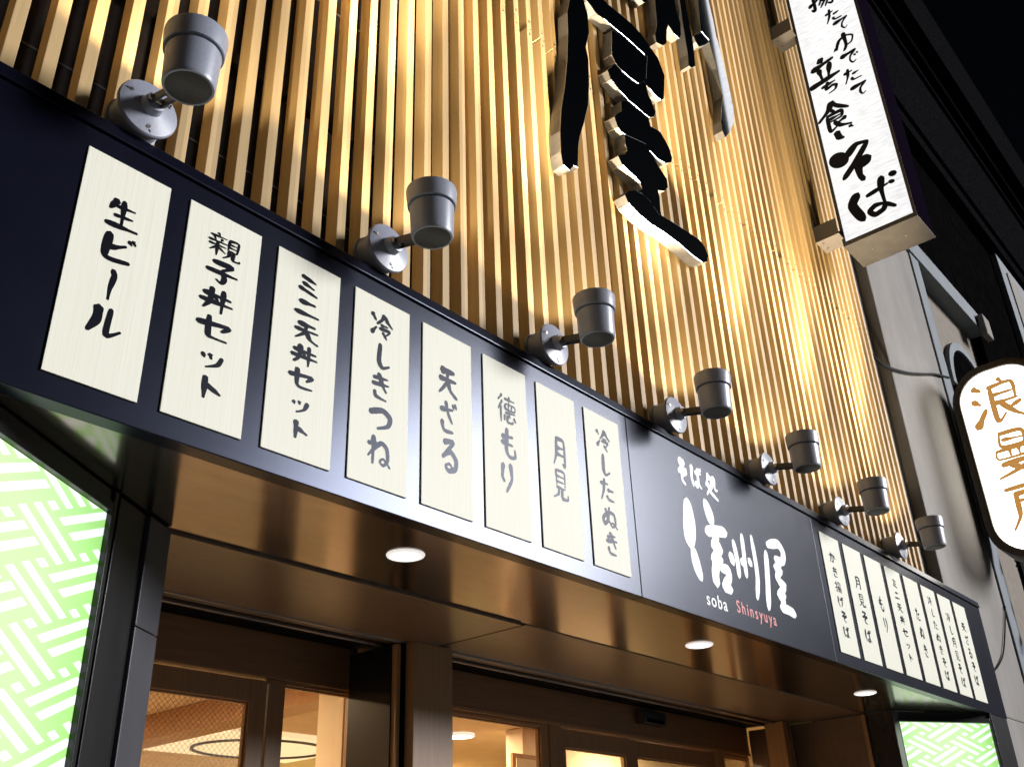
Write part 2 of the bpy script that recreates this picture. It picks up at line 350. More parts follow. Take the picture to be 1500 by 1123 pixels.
def on_left(x0, cy, cz, w, h):                      # plane that faces -x, read from the left (reading direction is -y)
    return lambda x, y, l: (x0 - .0006 - l, cy - (x - 50) / 100 * w, cz - (y - 50) / 100 * h)

# ------------------------------------------------------------------ the ground
part('pavement', MB().box(-30, 40, -3.2, 1.34, -.12, 0), M['paving'], kind='structure', bevel=.01)
part('road', MB().face([(-120, -150, -.125), (160, -150, -.125), (160, 80, -.125), (-120, 80, -.125)]), M['asphalt'], kind='structure')

# ------------------------------------------------------------------ slatted upper facade
XE = 5.655
sl = thing('slatted_facade', 'golden timber batten screen covering the upper storeys above the dark fascia', 'slat screen', (2, .06, 3.2))
mb = MB(); k = -20
xs = []
x = .0010 - .0915 * 16
while x < XE:
    if x > -1.5: xs.append(x)
    x += .0915
for x in xs:
    j = RB.uniform(-.0015, .0015); jy = RB.uniform(-.001, .001)
    mb.box(x - .033 + j, x + j, .06 + jy, .115, 3.15, 5.118, 0)
    mb.box(x - .033 - j, x - j, .0605 + jy, .115, 5.122, 9.6, 0)
part('slats', mb, M['slat'], sl, bevel=.0018)
mb = MB()
for z in (3.9, 5.12, 6.5, 7.9, 9.2): mb.box(-1.5, XE - .01, .116, .145, z - .02, z + .02)
part('batten_rails', mb, M['backing'], sl)
mb = MB()
for x in xs:
    for z in (5.16, 5.08): mb.lathe((x - .0165, .0605, z), (0, -1, 0), [(0, .0052), (.0022, .0045)], 6)
part('screw_heads', mb, M['dark_grey'], sl, kind='stuff')
mb = MB().box(-1.6, XE, .16, .30, 2.64, 9.8); part('backing_wall', mb, M['backing'], sl)
mb = MB()
for i in range(7): mb.box(-1.5, XE - .02, .158, .1602, 3.55 + i * .9, 3.556 + i * .9)
part('panel_seams', mb, M['dark_grey'], sl)

# ------------------------------------------------------------------ fascia canopy
fa = thing('canopy_fascia', 'long navy metal shop fascia with white brush logo and bronze underside', 'shop fascia', (2.3, 0, 2.56))
for x0, x1 in ((-1.6, 2.2), (2.203, 3.806), (3.809, 6.352)):
    part('fascia_panel', MB().box(x0, x1, 0, .05, 2.557, 3.272), M['navy'], fa, bevel=.0025)
mb = MB(); pr = [(.05, 3.2755), (-.006, 3.2755), (-.007, 3.280), (-.004, 3.312), (.002, 3.318), (.05, 3.318)]
mb.rings([[(xx, y, z) for y, z in pr] for xx in (-1.6, 6.354)])
part('cap_strip', mb, M['navy'], fa, bevel=.0015)
part('soffit_panel', MB().box(-1.6, 2.228, .0505, .53, 2.5625, 2.60), M['bronze'], fa)
part('soffit_panel', MB().box(2.2295, 6.35, .0505, .53, 2.5625, 2.60), M['bronze'], fa)
part('end_cap', MB().box(6.3545, 6.362, .002, .15, 2.557, 3.316), M['black_metal'], fa, bevel=.002)
# logo
LOGO = {'b1': (.092, [(2.603, 3.034), (2.602, 2.953), (2.590, 2.880), (2.589, 2.836)]), 'b2': (.062, [(2.604, 2.832), (2.615, 2.772), (2.640, 2.712)]),
 'b3': (.066, [(2.749, 3.073), (2.773, 3.019), (2.786, 2.976)]), 'b4': (.050, [(2.725, 2.931), (2.812, 2.954), (2.899, 2.967)]),
 'b5': (.046, [(2.821, 2.934), (2.775, 2.879), (2.828, 2.883), (2.76, 2.818), (2.832, 2.834)]), 'b6': (.056, [(2.79, 2.835), (2.759, 2.761), (2.761, 2.712)]),
 'b7': (.044, [(2.805, 2.792), (2.868, 2.798), (2.868, 2.762), (2.81, 2.718)]), 'b8': (.046, [(2.81, 2.718), (2.881, 2.718)]),
 'c1': (.045, [(2.909, 2.881), (2.925, 2.836)]), 'c2': (.036, [(2.95, 2.946), (2.964, 2.863), (2.96, 2.787)]), 'c3': (.038, [(2.994, 2.868), (3.018, 2.859)]),
 'c4': (.034, [(3.037, 2.994), (3.031, 2.893), (3.026, 2.801)]), 'c5': (.036, [(3.066, 2.890), (3.089, 2.866)]), 'c6': (.036, [(3.125, 3.008), (3.131, 2.885), (3.125, 2.808), (3.095, 2.721)]),
 'd1': (.046, [(3.267, 3.0), (3.38, 3.03), (3.424, 2.997), (3.398, 2.939)]), 'd2': (.040, [(3.324, 2.947), (3.397, 2.949)]), 'd3': (.044, [(3.248, 2.965), (3.221, 2.827), (3.188, 2.694)]),
 'd4': (.036, [(3.391, 2.942), (3.315, 2.901), (3.37, 2.903), (3.317, 2.859), (3.395, 2.839)]), 'd5': (.040, [(3.324, 2.84), (3.376, 2.828), (3.31, 2.776), (3.374, 2.788)]),
 'd6': (.048, [(3.35, 2.799), (3.338, 2.732)]), 'd7': (.046, [(3.308, 2.724), (3.381, 2.724), (3.447, 2.715)])}
ident = lambda x, z, l: (x, -.0006 - l, z)
for c in 'bcd':
    mb = MB()
    for k, (n_, (w, P)) in enumerate(LOGO.items()):
        if n_[0] == c: brush(mb, ident, P, w, k, 'lens' if n_ in ('b1', 'b2', 'b3') else 'fat')
    part('logo_character', mb, M['white_ink'], fa)
for ch, pl_, k in (('そ', on_front(2.590, 3.155, .075, .105, 0, .1), 1.9), ('ば', on_front(2.703, 3.163, .085, .095, 0, .05), 1.6), ('処', on_front(2.825, 3.158, .095, .11, 0), 1.5)):
    mb = MB(); glyph(mb, ch, pl_, k); part('heading_character', mb, M['white_ink'], fa)
def text_mesh(name, body, size, x, z, m, parent, y=-.0012, shear=0, sx=1, spacing=1.15):
    cu = bpy.data.curves.new('t', 'FONT'); cu.body = body; cu.size = size; cu.shear = shear; cu.space_character = spacing; cu.offset = size * .012
    t = bpy.data.objects.new('t', cu); COL.objects.link(t); dg = bpy.context.evaluated_depsgraph_get(); dg.update()
    me = t.evaluated_get(dg).to_mesh(); q = MB()
    q.v = [Vector((x + v.co.x * sx, y, z + v.co.y)) for v in me.vertices]; q.f = [list(p.vertices) for p in me.polygons]; q.mi = [0] * len(q.f)
    t.to_mesh_clear() if False else None
    bpy.data.objects.remove(t); bpy.data.curves.remove(cu)
    return part(name, q, m, parent)
text_mesh('latin_wordmark', 'soba', .075, 2.658, 2.617, M['white_ink'], fa, spacing=1.2)
text_mesh('latin_wordmark', 'Shinsyuya', .072, 2.898, 2.630, M['red_ink'], fa, spacing=1.32, sx=.93)

# ------------------------------------------------------------------ menu boards
TEXTS = [('生ビール', .16, .81, .085), ('親子丼セット', .085, .90, .095), ('ミニ天丼セット', .075, .925, .085), ('冷しきつね', .07, .905, .085),
 ('天ざる', .18, .80, .085), ('徳もり', .18, .79, .09), ('月見', .29, .70, .08), ('冷したぬき', .085, .92, .085),
 ('かき揚げそば', .13, .88, .085), ('月見そば', .24, .85, .095), ('もり', .32, .70, .08), ('ミニ天丼セット', .08, .88, .085),
 ('たぬき', .26, .78, .075), ('冷したぬきそば', .07, .92, .08), ('冷し月見そば', .15, .93, .08), ('天ざるそば', .17, .86, .085)]
LAB = ['widest-looking pale board at the left end of the fascia, four brush characters for draft beer',
 'second pale board from the left, six crowded brush characters starting with a dense kanji',
 'third board from the left, seven brush characters, thin strokes in threes at top',
 'fourth board from the left, five brush characters under the second spotlight',
 'fifth board, just three brush characters, washed by the bluish sheen',
 'sixth board, three characters with a dense first kanji, in the brightest sheen',
 'seventh board, only two brush characters set low in the middle',
 'eighth board, five small characters, last one left of the white logo',
 'first board right of the white logo, six small characters',
 'second board right of the white logo, four characters starting below its top',
 'third board right of the logo, only two characters in its middle',
 'fourth board right of the logo, seven small characters nearly full height',
 'fifth board right of the logo, three characters, lower half blank',
 'sixth board right of the logo, long column of seven characters, top touched by glow',
 'second board from the right end of the fascia, under the warm glow',
 'rightmost narrow board at the far end of the fascia, under the warm glow']
first = None
for i, (txt, a, b, gw) in enumerate(TEXTS):
    x0, w = (i * .27435, .2174) if i < 8 else (3.8735 + (i - 8) * .2729, .2227)
    if first is None:
        t = thing('menu_board', LAB[i], 'menu board', (x0, 0, 2.614), 'brush lettered menu boards along the fascia')
        mbq = MB().box(x0, x0 + w, -.005, -.0003, 2.614, 3.214); pl = part('plate', mbq, M['board'], t, bevel=.001); first = t
    else:
        t = first.copy(); COL.objects.link(t); t.location = (x0, 0, 2.614); t['label'] = LAB[i]; ORG[t] = Vector((x0, 0, 2.614))
        c = pl.copy(); COL.objects.link(c); c.parent = t; c.scale.x = w / .2174
    n = len(txt); H = .6 * (b - a) / n; mb = MB(); cx = x0 + w * .5
    for k, ch in enumerate(txt):
        cz = 3.214 - .6 * a - H * (k + .5)
        hh = H * (.84 if ch not in 'ット' else .74); ww = gw * (1 if ch not in 'ッー' else .8)
        if i >= 8: hh *= .84; ww *= .82
        mb = MB(); glyph(mb, ch, on_front(cx + RB.uniform(-.004, .004), cz, ww, hh, -.005), 1.28 if ch not in '親徳揚見' else 1.0)
        part('brush_character', mb, M['ink'], t)

# ------------------------------------------------------------------ spotlights on the fascia
LZ = 3.392; LX = [.112, .925, 1.738, 2.552, 3.366, 4.178, 4.992]
SL = ['largest grey spotlight, nearest, above the first pale board at the left', 'second grey spotlight from the left, above the fourth board',
 'third grey spotlight, above the sixth and seventh boards', 'fourth grey spotlight, middle of the row, above the left half of the logo panel',
 'fifth grey spotlight, above the right part of the logo panel', 'sixth grey spotlight, above the first boards right of the logo',
 'smallest grey spotlight, farthest, last of the row beside the stained wall']
x0 = LX[0]
sp = thing('spotlight', SL[0], 'spotlight', (x0, .058, LZ), 'grey uplights along the fascia top')
part('junction_box', MB().lathe((x0, .0585, LZ), (0, -1, 0), [(0, .070), (.012, .070), (.014, .066), (.075, .066), (.078, .064)], 40), M['grey_paint'], sp, smooth=True)
pm = MB().lathe((x0, -.0185, LZ), (0, -1, 0), [(0, .080), (.008, .081), (.012, .078), (.018, .050), (.022, .030), (.030, .028), (.046, .026), (.048, .016)], 44)
pmo = part('mounting_plate', pm, M['grey_paint'], sp, smooth=True)
for a in (35, 155, 275):
    ca, sa = math.cos(math.radians(a)), math.sin(math.radians(a))
    mb = MB().lathe((x0 + .058 * ca, -.029, LZ + .058 * sa), (0, -1, 0), [(0, .0165), (.0035, .0165), (.004, .013)], 3)
    part('screw_recess', mb, M['gap'], pmo)
    mb = MB().lathe((x0 + .058 * ca, -.0335, LZ + .058 * sa), (0, -1, 0), [(0, .0062), (.003, .0055)], 8)
    part('screw', mb, M['steel'], pmo, smooth=True)
HY = -.215; hb = LZ - .052
A = Vector((x0, -.060, LZ)); B = Vector((x0 + .006, -.170, hb + .028))
mb = MB()
for s in (-1, 1):
    o = Vector((s * .0105, 0, 0)); d = (B - A).normalized(); up = Vector((1, 0, 0)).cross(d).normalized() * .012
    q = [A + o - up, A + o + up, B + o + up, B + o - up]; mb.prism(q, (.006 * s, 0, 0))
arm = part('swivel_arm', mb, M['dark_grey'], sp, bevel=.0015)
part('pivot_bolt', MB().lathe(tuple(A + Vector((-.024, -.010, 0))), (1, 0, 0), [(0, .009), (.048, .009)], 14), M['steel'], arm, smooth=True)
hd = part('lamp_housing', MB().lathe((x0, HY, hb), (0, 0, 1), [(-.004, .050), (-.004, .0595), (0, .0615), (.006, .0625), (.100, .0665)], 48), M['grey_paint'], sp, smooth=True)
part('base_cover', MB().lathe((x0, HY, hb - .0055), (0, 0, 1), [(0, .052), (.003, .0565), (.004, .050)], 40), M['cover'], hd, smooth=True)
part('groove_ring', MB().lathe((x0, HY, hb + .100), (0, 0, 1), [(0, .0625), (.005, .0625)], 44), M['gap'], hd, smooth=True)
mb = MB().lathe((x0, HY, hb + .105), (0, 0, 1), [(0, .0700), (.002, .0725), (.050, .0765), (.058, .0755), (.058, .066), (.030, .060)], 48, cap1=False)
part('cap_ring', mb, M['grey_paint'], sp, smooth=True)
part('lens', MB().lathe((x0, HY, hb + .128), (0, 0, 1), [(0, .0605), (.003, .058)], 40), M['lens'], sp, smooth=True)
def spot(nm, e, ang, blend, tilt, col):
    d = bpy.data.lights.new(nm, 'SPOT'); d.energy = e; d.spot_size = math.radians(ang); d.spot_blend = blend; d.shadow_soft_size = .03; d.color = col
    o = bpy.data.objects.new(nm, d); COL.objects.link(o); o.parent = sp
    o.location = (0, HY - .058, hb + .145 - LZ); dirv = Vector((0, math.sin(math.radians(tilt)), math.cos(math.radians(tilt))))
    o.rotation_euler = dirv.to_track_quat('-Z', 'Y').to_euler()
spot('narrow_beam', 1000, 42, 1.0, 4, (1, .82, .54))
spot('middle_beam', 85, 62, 1.0, 7, (1, .82, .54))
spot('wide_beam', 13, 126, .3, 17, (1, .83, .56))
for lx, lab in zip(LX[1:], SL[1:]):
    c = copy_tree(sp, (lx, .058, LZ)); c['label'] = lab; c.rotation_euler = (0, RB.uniform(-.035, .035), RB.uniform(-.03, .03))

# ------------------------------------------------------------------ raised black characters
CH = {'ya': [[(2.099, 5.57), (2.183, 5.634), (2.192, 5.558), (2.212, 5.497), (2.21, 5.36), (2.168, 5.235), (2.181, 5.165), (2.167, 4.991), (2.143, 4.845), (2.096, 4.709), (2.053, 4.601), (2.032, 4.518), (2.016, 4.394), (1.988, 4.391), (1.951, 4.342), (1.908, 4.345), (1.899, 4.414), (1.904, 4.531), (1.925, 4.667), (1.963, 4.82), (2.003, 5.029), (2.026, 5.212), (2.035, 5.361), (2.061, 5.461)],
 [(2.199, 5.617), (2.216, 5.593), (2.251, 5.583), (2.291, 5.563), (2.359, 5.583), (2.434, 5.589), (2.552, 5.609), (2.647, 5.616), (2.745, 5.623), (2.693, 5.495), (2.686, 5.393), (2.737, 5.376), (2.792, 5.365), (2.846, 5.374), (2.884, 5.411), (2.93, 5.612), (2.883, 5.71), (2.813, 5.734), (2.737, 5.77), (2.641, 5.776), (2.527, 5.76), (2.416, 5.736), (2.358, 5.735), (2.284, 5.711)],
 [(2.424, 5.555), (2.395, 5.359), (2.42, 5.325), (2.477, 5.31), (2.553, 5.313), (2.624, 5.33), (2.661, 5.363), (2.715, 5.432), (2.761, 5.627), (2.647, 5.604), (2.545, 5.593)],
 [(2.339, 5.21), (2.359, 5.165), (2.383, 5.161), (2.434, 5.14), (2.503, 5.128), (2.583, 5.133), (2.658, 5.138), (2.692, 5.144), (2.747, 5.187), (2.768, 5.233), (2.75, 5.278), (2.714, 5.316), (2.702, 5.394), (2.62, 5.32), (2.543, 5.299), (2.471, 5.297), (2.413, 5.307)],
 [(2.353, 4.917), (2.374, 4.868), (2.411, 4.853), (2.446, 4.859), (2.518, 4.876), (2.602, 4.903), (2.649, 4.898), (2.712, 4.885), (2.79, 4.905), (2.861, 4.954), (2.877, 4.995), (2.861, 5.046), (2.825, 5.084), (2.788, 5.109), (2.735, 5.099), (2.692, 5.085), (2.683, 5.139), (2.576, 5.122), (2.497, 5.117), (2.431, 5.069), (2.428, 5.004), (2.38, 4.954)],
 [(2.429, 4.856), (2.425, 4.794), (2.437, 4.762), (2.414, 4.724), (2.346, 4.67), (2.375, 4.634), (2.433, 4.626), (2.486, 4.626), (2.522, 4.614), (2.532, 4.58), (2.412, 4.49), (2.511, 4.484), (2.688, 4.495), (2.681, 4.54), (2.689, 4.628), (2.68, 4.665), (2.752, 4.704), (2.786, 4.747), (2.788, 4.8), (2.78, 4.804), (2.72, 4.837), (2.663, 4.887), (2.621, 4.921)],
 [(2.39, 4.417), (2.472, 4.4), (2.561, 4.397), (2.689, 4.414), (2.827, 4.417), (2.951, 4.41), (3.03, 4.415), (3.091, 4.448), (3.112, 4.499), (3.087, 4.542), (3.038, 4.562), (2.94, 4.55), (2.835, 4.537), (2.742, 4.522), (2.655, 4.509), (2.591, 4.546), (2.523, 4.551), (2.464, 4.537), (2.402, 4.496), (2.368, 4.453)]],
 'shu': [[(2.96, 6.32), (2.942, 6.139), (2.93, 6.02), (2.89, 5.902), (2.894, 5.84), (2.968, 5.874), (3.011, 5.926), (3.04, 6.054), (3.071, 6.118), (3.126, 6.092), (3.181, 6.098), (3.216, 6.156), (3.232, 6.266), (3.206, 6.361), (3.202, 6.53), (3.10, 6.6), (3.0, 6.5)],
 [(3.278, 6.597), (3.273, 6.508), (3.262, 6.262), (3.265, 6.037), (3.25, 5.929), (3.283, 5.94), (3.338, 5.995), (3.351, 6.103), (3.36, 6.232), (3.345, 6.448), (3.351, 6.574), (3.346, 6.78), (3.30, 6.76)],
 [(3.382, 6.278), (3.398, 6.244), (3.433, 6.228), (3.529, 6.317), (3.599, 6.402), (3.6, 6.476), (3.487, 6.386)],
 [(3.55, 6.833), (3.54, 6.736), (3.498, 6.414), (3.592, 6.409), (3.608, 6.338), (3.637, 6.206), (3.642, 6.088), (3.653, 5.973), (3.611, 5.863), (3.563, 5.715), (3.56, 5.635), (3.582, 5.596), (3.668, 5.699), (3.758, 5.854), (3.782, 5.982), (3.771, 6.165), (3.749, 6.36), (3.728, 6.517), (3.716, 6.532), (3.717, 6.674), (3.696, 6.869), (3.679, 6.99), (3.60, 6.98)],
 [(2.717, 6.119), (2.752, 6.083), (2.805, 6.076), (2.849, 6.134), (2.853, 6.238), (2.80, 6.35), (2.74, 6.30)]]}
for key, lab in (('ya', 'big gloss black raised character with a long left stroke, on the golden battens'), ('shu', 'upper gloss black raised character cut by the top of the photo, mirroring the white sign')):
    P = CH[key]; c0 = P[0][0]
    t = thing('raised_character', lab, 'sign letter', (c0[0], 0, c0[1]), 'black raised characters on the batten screen')
    for k, poly in enumerate(P):
        area = sum(poly[i - 1][0] * poly[i][1] - poly[i][0] * poly[i - 1][1] for i in range(len(poly)))
        if area < 0: poly = poly[::-1]
        y0 = -.004 - k * .0011
        mb = MB().prism([(x, y0, z) for x, z in poly], (0, .0585 + k * .0009, 0), 0, 1)
        # standoff pins to the battens
        cx = sum(p[0] for p in poly) / len(poly); cz = sum(p[1] for p in poly) / len(poly)
        part('brush_stroke', mb, [M['gloss_black'], M['white_ret']], t, bevel=.0012)
        part('standoff_pin', MB().lathe((cx, .052, cz), (0, 1, 0), [(0, .006), (.018, .006)], 8), M['steel'], t)

# ------------------------------------------------------------------ projecting white sign
SX = 5.0
ps = thing('projecting_sign', 'tall white illuminated blade sign with black brush characters, bracketed off the battens', 'blade sign', (SX, .06, 5.5))
part('cabinet', MB().box(SX + .006, SX + .335, -.602, -.094, 5.512, 9.0), mat('matt_black_cabinet', (.006, .004, .009), .9, spec=0), ps, bevel=.002)
part('bottom_plate', MB().box(SX + .002, SX + .336, -.603, -.093, 5.503, 5.5115), var('warm_grey_plate', (.020, .018, .017), (.028, .025, .023), (4, 4, 4), 3, .6, spec=.15), ps, bevel=.001)
for yy in (-.23, -.46):
    part('bottom_screw', MB().lathe((SX + .17, yy, 5.503), (0, 0, -1), [(0, .008), (.003, .006)], 10), M['steel'], ps, smooth=True)
fr = part('frame', MB().box(SX, SX + .0055, -.602, -.094, 5.512, 5.535).box(SX, SX + .0055, -.116, -.094, 5.535, 9.0).box(SX, SX + .0055, -.602, -.582, 5.535, 9.0), M['black_metal'], ps)
part('light_panel', MB().face([(SX + .004, -.116, 5.535), (SX + .004, -.582, 5.535), (SX + .004, -.582, 9.0), (SX + .004, -.116, 9.0)]), M['sign_face'], ps)
for ch, cy, cz, w, h, k in (('揚', -.355, 7.735, .20, .23, 1.1), ('た', -.410, 7.500, .12, .13, 1.2), ('て', -.452, 7.372, .125, .125, 1.15), ('ゆ', -.432, 7.195, .17, .17, 1.1), ('で', -.450, 7.028, .135, .135, 1.15),
    ('た', -.432, 6.868, .13, .13, 1.15), ('て', -.458, 6.708, .13, .125, 1.3), ('立', -.243, 7.030, .235, .245, 1.05), ('ち', -.258, 6.862, .125, .11, 1.35), ('食', -.240, 6.590, .225, .255, 1.0),
    ('い', -.285, 6.412, .155, .125, 1.1)):
    mb = MB(); glyph(mb, ch, on_left(SX, cy, cz, w, h), k * 1.15); part('brush_character', mb, M['ink'], ps)
so = on_left(SX, -.278, 6.125, .30, .33); mb = MB()
blob(mb, so, 24, 27, 25, 20, .45, 0)
for k, (w, P) in enumerate(((12, [(40, 27), (73, 10), (97, 14)]), (13, [(97, 14), (56, 54), (24, 80)]), (17, [(92, 56), (66, 62), (61, 86), (70, 102)]))): brush(mb, so, P, w * 1.15, k + 1, 'fat' if k == 1 else 'brush')
part('brush_character', mb, M['ink'], ps)
ba = on_left(SX, -.362, 5.778, .33, .34); mb = MB()
for k, (w, P) in enumerate(((21, [(22, 25), (6, 48), (22, 91)]), (9, [(40, 42), (84, 33)]), (12, [(74, 9), (72, 36), (69, 75)]), (12, [(66, 72), (50, 70), (37, 78), (46, 90), (64, 86), (72, 77), (89, 90)]))): brush(mb, ba, P, w, k, 'fat' if k in (0, 3) else 'brush')
blob(mb, ba, 99, 15, 9, 7, .3, 5); blob(mb, ba, 93, 32, 7, 5, .3, 6)
part('brush_character', mb, M['ink'], ps)
for zb in (5.565, 7.50):
    br = part('bracket', MB().box(SX - .085, SX + .085, -.108, .058, zb, zb + .008).box(SX - .085, SX - .078, -.108, .058, zb + .0085, zb + .13).box(SX + .078, SX + .085, -.108, .058, zb + .0085, zb + .13).box(SX - .085, SX + .085, .05, .058, zb + .131, zb + .19), M['cover'], ps, bevel=.001)
    mb = MB()
    for dx in (-.05, .03): mb.lathe((SX + dx, .02, zb), (0, 0, -1), [(0, .008), (.006, .007)], 8)
    part('bolt', mb, M['steel'], br)

# ------------------------------------------------------------------ splayed light boxes
def lightbox(P0, d, s0, s1, ztop, label, post, mirror=False):
    d = Vector((d[0], d[1], 0)).normalized(); P0 = Vector((P0[0], P0[1], 0)); n = Vector((d.y, -d.x, 0))     # n faces the street
    at = lambda s, z, o=0: P0 + d * s + n * o + Vector((0, 0, z))
    Mx = Matrix(((d.x, -n.x, 0, P0.x), (d.y, -n.y, 0, P0.y), (0, 0, 1, 0), (0, 0, 0, 1)))
    t = thing('lightbox', label, 'light box', tuple(at(s0, 0)), 'green lattice light boxes beside the entrance')
    zb = .35
    part('glowing_panel', MB().face([at(s0, zb, -.012), at(s1, zb, -.012), at(s1, ztop, -.012), at(s0, ztop, -.012)]), M['green'], t)
    mb = MB(); NV = 0
    def bar(cs, cz, vs, vz, th):
        l = math.hypot(vs, vz); ns, nz = (.186, .083) if vz < 0 else (-.178, .0775)      # ends cut along the other strand
        k = th / 2 / abs((vs * nz - vz * ns) / l); ns, nz = ns * k, nz * k
        q = [(cs - vs / 2 - ns, cz - vz / 2 - nz), (cs + vs / 2 - ns, cz + vz / 2 - nz), (cs + vs / 2 + ns, cz + vz / 2 + nz), (cs - vs / 2 + ns, cz - vz / 2 + nz)]
        # clip to the pane (Sutherland-Hodgman)
        for ax, lim, sg in ((0, s0 + .002, 1), (0, s1 - .002, -1), (1, zb, 1), (1, ztop - .002, -1)):
            out = []
            for i in range(len(q)):
                a, b = q[i - 1], q[i]; ia = (a[ax] - lim) * sg >= 0; ib = (b[ax] - lim) * sg >= 0
                if ia != ib:
                    k = (lim - a[ax]) / (b[ax] - a[ax]); out.append((a[0] + (b[0] - a[0]) * k, a[1] + (b[1] - a[1]) * k))
                if ib: out.append(b)
            q = out
            if len(q) < 3: return
        mb.face([at(s, z, -.0105) for s, z in q])
    for i in range(-6, 8):
        for j in range(-3, 20):
            s = i * .312; z = 2.4245 - j * .1335 + .2
            for a, b, vs, vz, th in ((.2465, 0, .178, -.0775, .0195), (.298, .0235, .178, -.0775, .0195), (.405, -.038, .186, .083, .0195), (.453, -.0585, .186, .083, .0195)):
                bar(s + a, z + b, vs, vz, th)
            for a, b in ((.117, .0065), (.270, -.0555)): bar(s + a, z + b, .026, -.0113, .021)
    part('lattice_bars', mb, M['green_w'], t)
    f = MB().box(s0, s1, -.004, .045, ztop + .001, ztop + .026, 0, Mx).box(s0, s1, .004, .045, ztop + .027, 2.558, 0, Mx).box(s0, s1, -.004, .05, .25, zb, 0, Mx)
    f.box(s0 - .09, s0 - .0005, -.004, .06, .02, 2.556, 0, Mx).box(s1 + .0005, s1 + .018, -.004, .06, .02, 2.557, 0, Mx)
    part('frame', f, M['black_metal'], t, bevel=.002)
    part('plinth', MB().box(s0 - .09, s1 + .035, .005, .06, 0, .0195, 0, Mx), M['black_metal'], t)
    if not mirror: part('post_cladding', MB().box(post[0], post[1], .001, .20, 0, 2.556, 0, Mx), M['black_metal'], t, bevel=.003)
    if not mirror: part('post_facing', MB().box(post[1] + .001, post[2], -.010, .20, 0, 2.26, 0, Mx).box(post[1] + .001, post[2], -.010, .20, 2.263, 2.556, 0, Mx), M['post'], t, bevel=.003)
    return t
lightbox((-.03, .093), (.837, .547), -.17, .495, 2.50, 'large glowing green and white lattice light box at the left edge', (.531, .675, .80))
# mirrored splay on the right: runs outwards towards the street
lightbox((5.34, .42), (.854, -.52), .115, .785, 2.50, 'small glowing green lattice light box at the lower right corner', (.0, .0, .0), True)
mbp = MB()
part('corner_pier', MB().box(5.352, 5.44, .36, .52, 0, 2.556), M['black_metal'], None, bevel=.004, label='narrow black pier at the inner edge of the right light box', cat='pier')
part('corner_pier', MB().box(-1.6, -.22, .02, .30, 0, 2.5565), M['black_metal'], None, bevel=.004, label='black pier carrying the left end of the fascia, at the photo edge', cat='pier')
part('corner_pier', MB().box(6.022, 6.352, .004, .40, 0, 2.5565), M['black_metal'], None, bevel=.004, label='black pier under the right end of the fascia, against the grey pillar', cat='pier')

# ------------------------------------------------------------------ downlights in the soffit
DL = ['bright round downlight in the bronze soffit under the fifth menu board', 'round white downlight in the soffit under the shop logo', 'thin oval of a downlight in the soffit by the right light box']
d0 = None
for (x, y), lab in zip(((1.275, .243), (3.02, .262), (4.72, .25)), DL):
    if d0 is None:
        d0 = thing('downlight', lab, 'downlight', (x, y, 2.562), 'round downlights in the soffit')
        part('trim_ring', MB().lathe((x, y, 2.5622), (0, 0, -1), [(0, .060), (.004, .058), (.006, .050), (.0055, .047)], 40, cap1=False), M['white_glow_trim'], d0, smooth=True)
        part('diffuser', MB().lathe((x, y, 2.5620), (0, 0, -1), [(0, .0475), (.0045, .0470), (.0050, .044)], 40), M['downlight'], d0, smooth=True)
        part('bulb', MB().lathe((x, y, 2.5570), (0, 0, -1), [(0, .024), (.0006, .023), (.0012, .014)], 24), M['bulb'], d0, smooth=True)
        ld = bpy.data.lights.new('lamp', 'SPOT'); ld.energy = 9; ld.spot_size = 2.6; ld.spot_blend = .7; ld.color = (1, .9, .8); ld.shadow_soft_size = .045
        lo = bpy.data.objects.new('lamp', ld); COL.objects.link(lo); lo.parent = d0; lo.location = (0, 0, -.016)
    else:
        c = copy_tree(d0, (x, y, 2.562)); c['label'] = lab

# ------------------------------------------------------------------ entrance ceiling, shutter track
ec = thing('entrance_ceiling', 'dull brown recessed ceiling with shutter track above the doors', 'ceiling', (3, .9, 2.56))
part('ceiling_panel', MB().box(.30, 2.168, .536, 1.025, 2.553, 2.62), M['inner_ceiling'], ec, bevel=.002)
part('ceiling_panel', MB().box(2.196, 5.36, .536, 1.025, 2.559, 2.62), M['inner_ceiling'], ec, bevel=.002)
part('ceiling_panel', MB().box(.30, 5.36, 1.13, 1.40, 2.575, 2.64), M['backing'], ec)
part('shadow_gap', MB().box(.30, 5.36, .5305, .5355, 2.575, 2.61).box(2.1685, 2.1955, .536, 1.025, 2.585, 2.61), M['gap'], ec)
tr = part('shutter_track', MB().box(.64, 5.34, 1.026, 1.040, 2.548, 2.60).box(.64, 5.34, 1.112, 1.128, 2.545, 2.60), M['steel'], ec, bevel=.0015)
part('track_slot', MB().box(.64, 5.34, 1.0405, 1.1115, 2.59, 2.60), M['gap'], tr)
part('track_slat', MB().box(.64, 5.34, 1.062, 1.09, 2.556, 2.589), M['inner_ceiling'], tr)

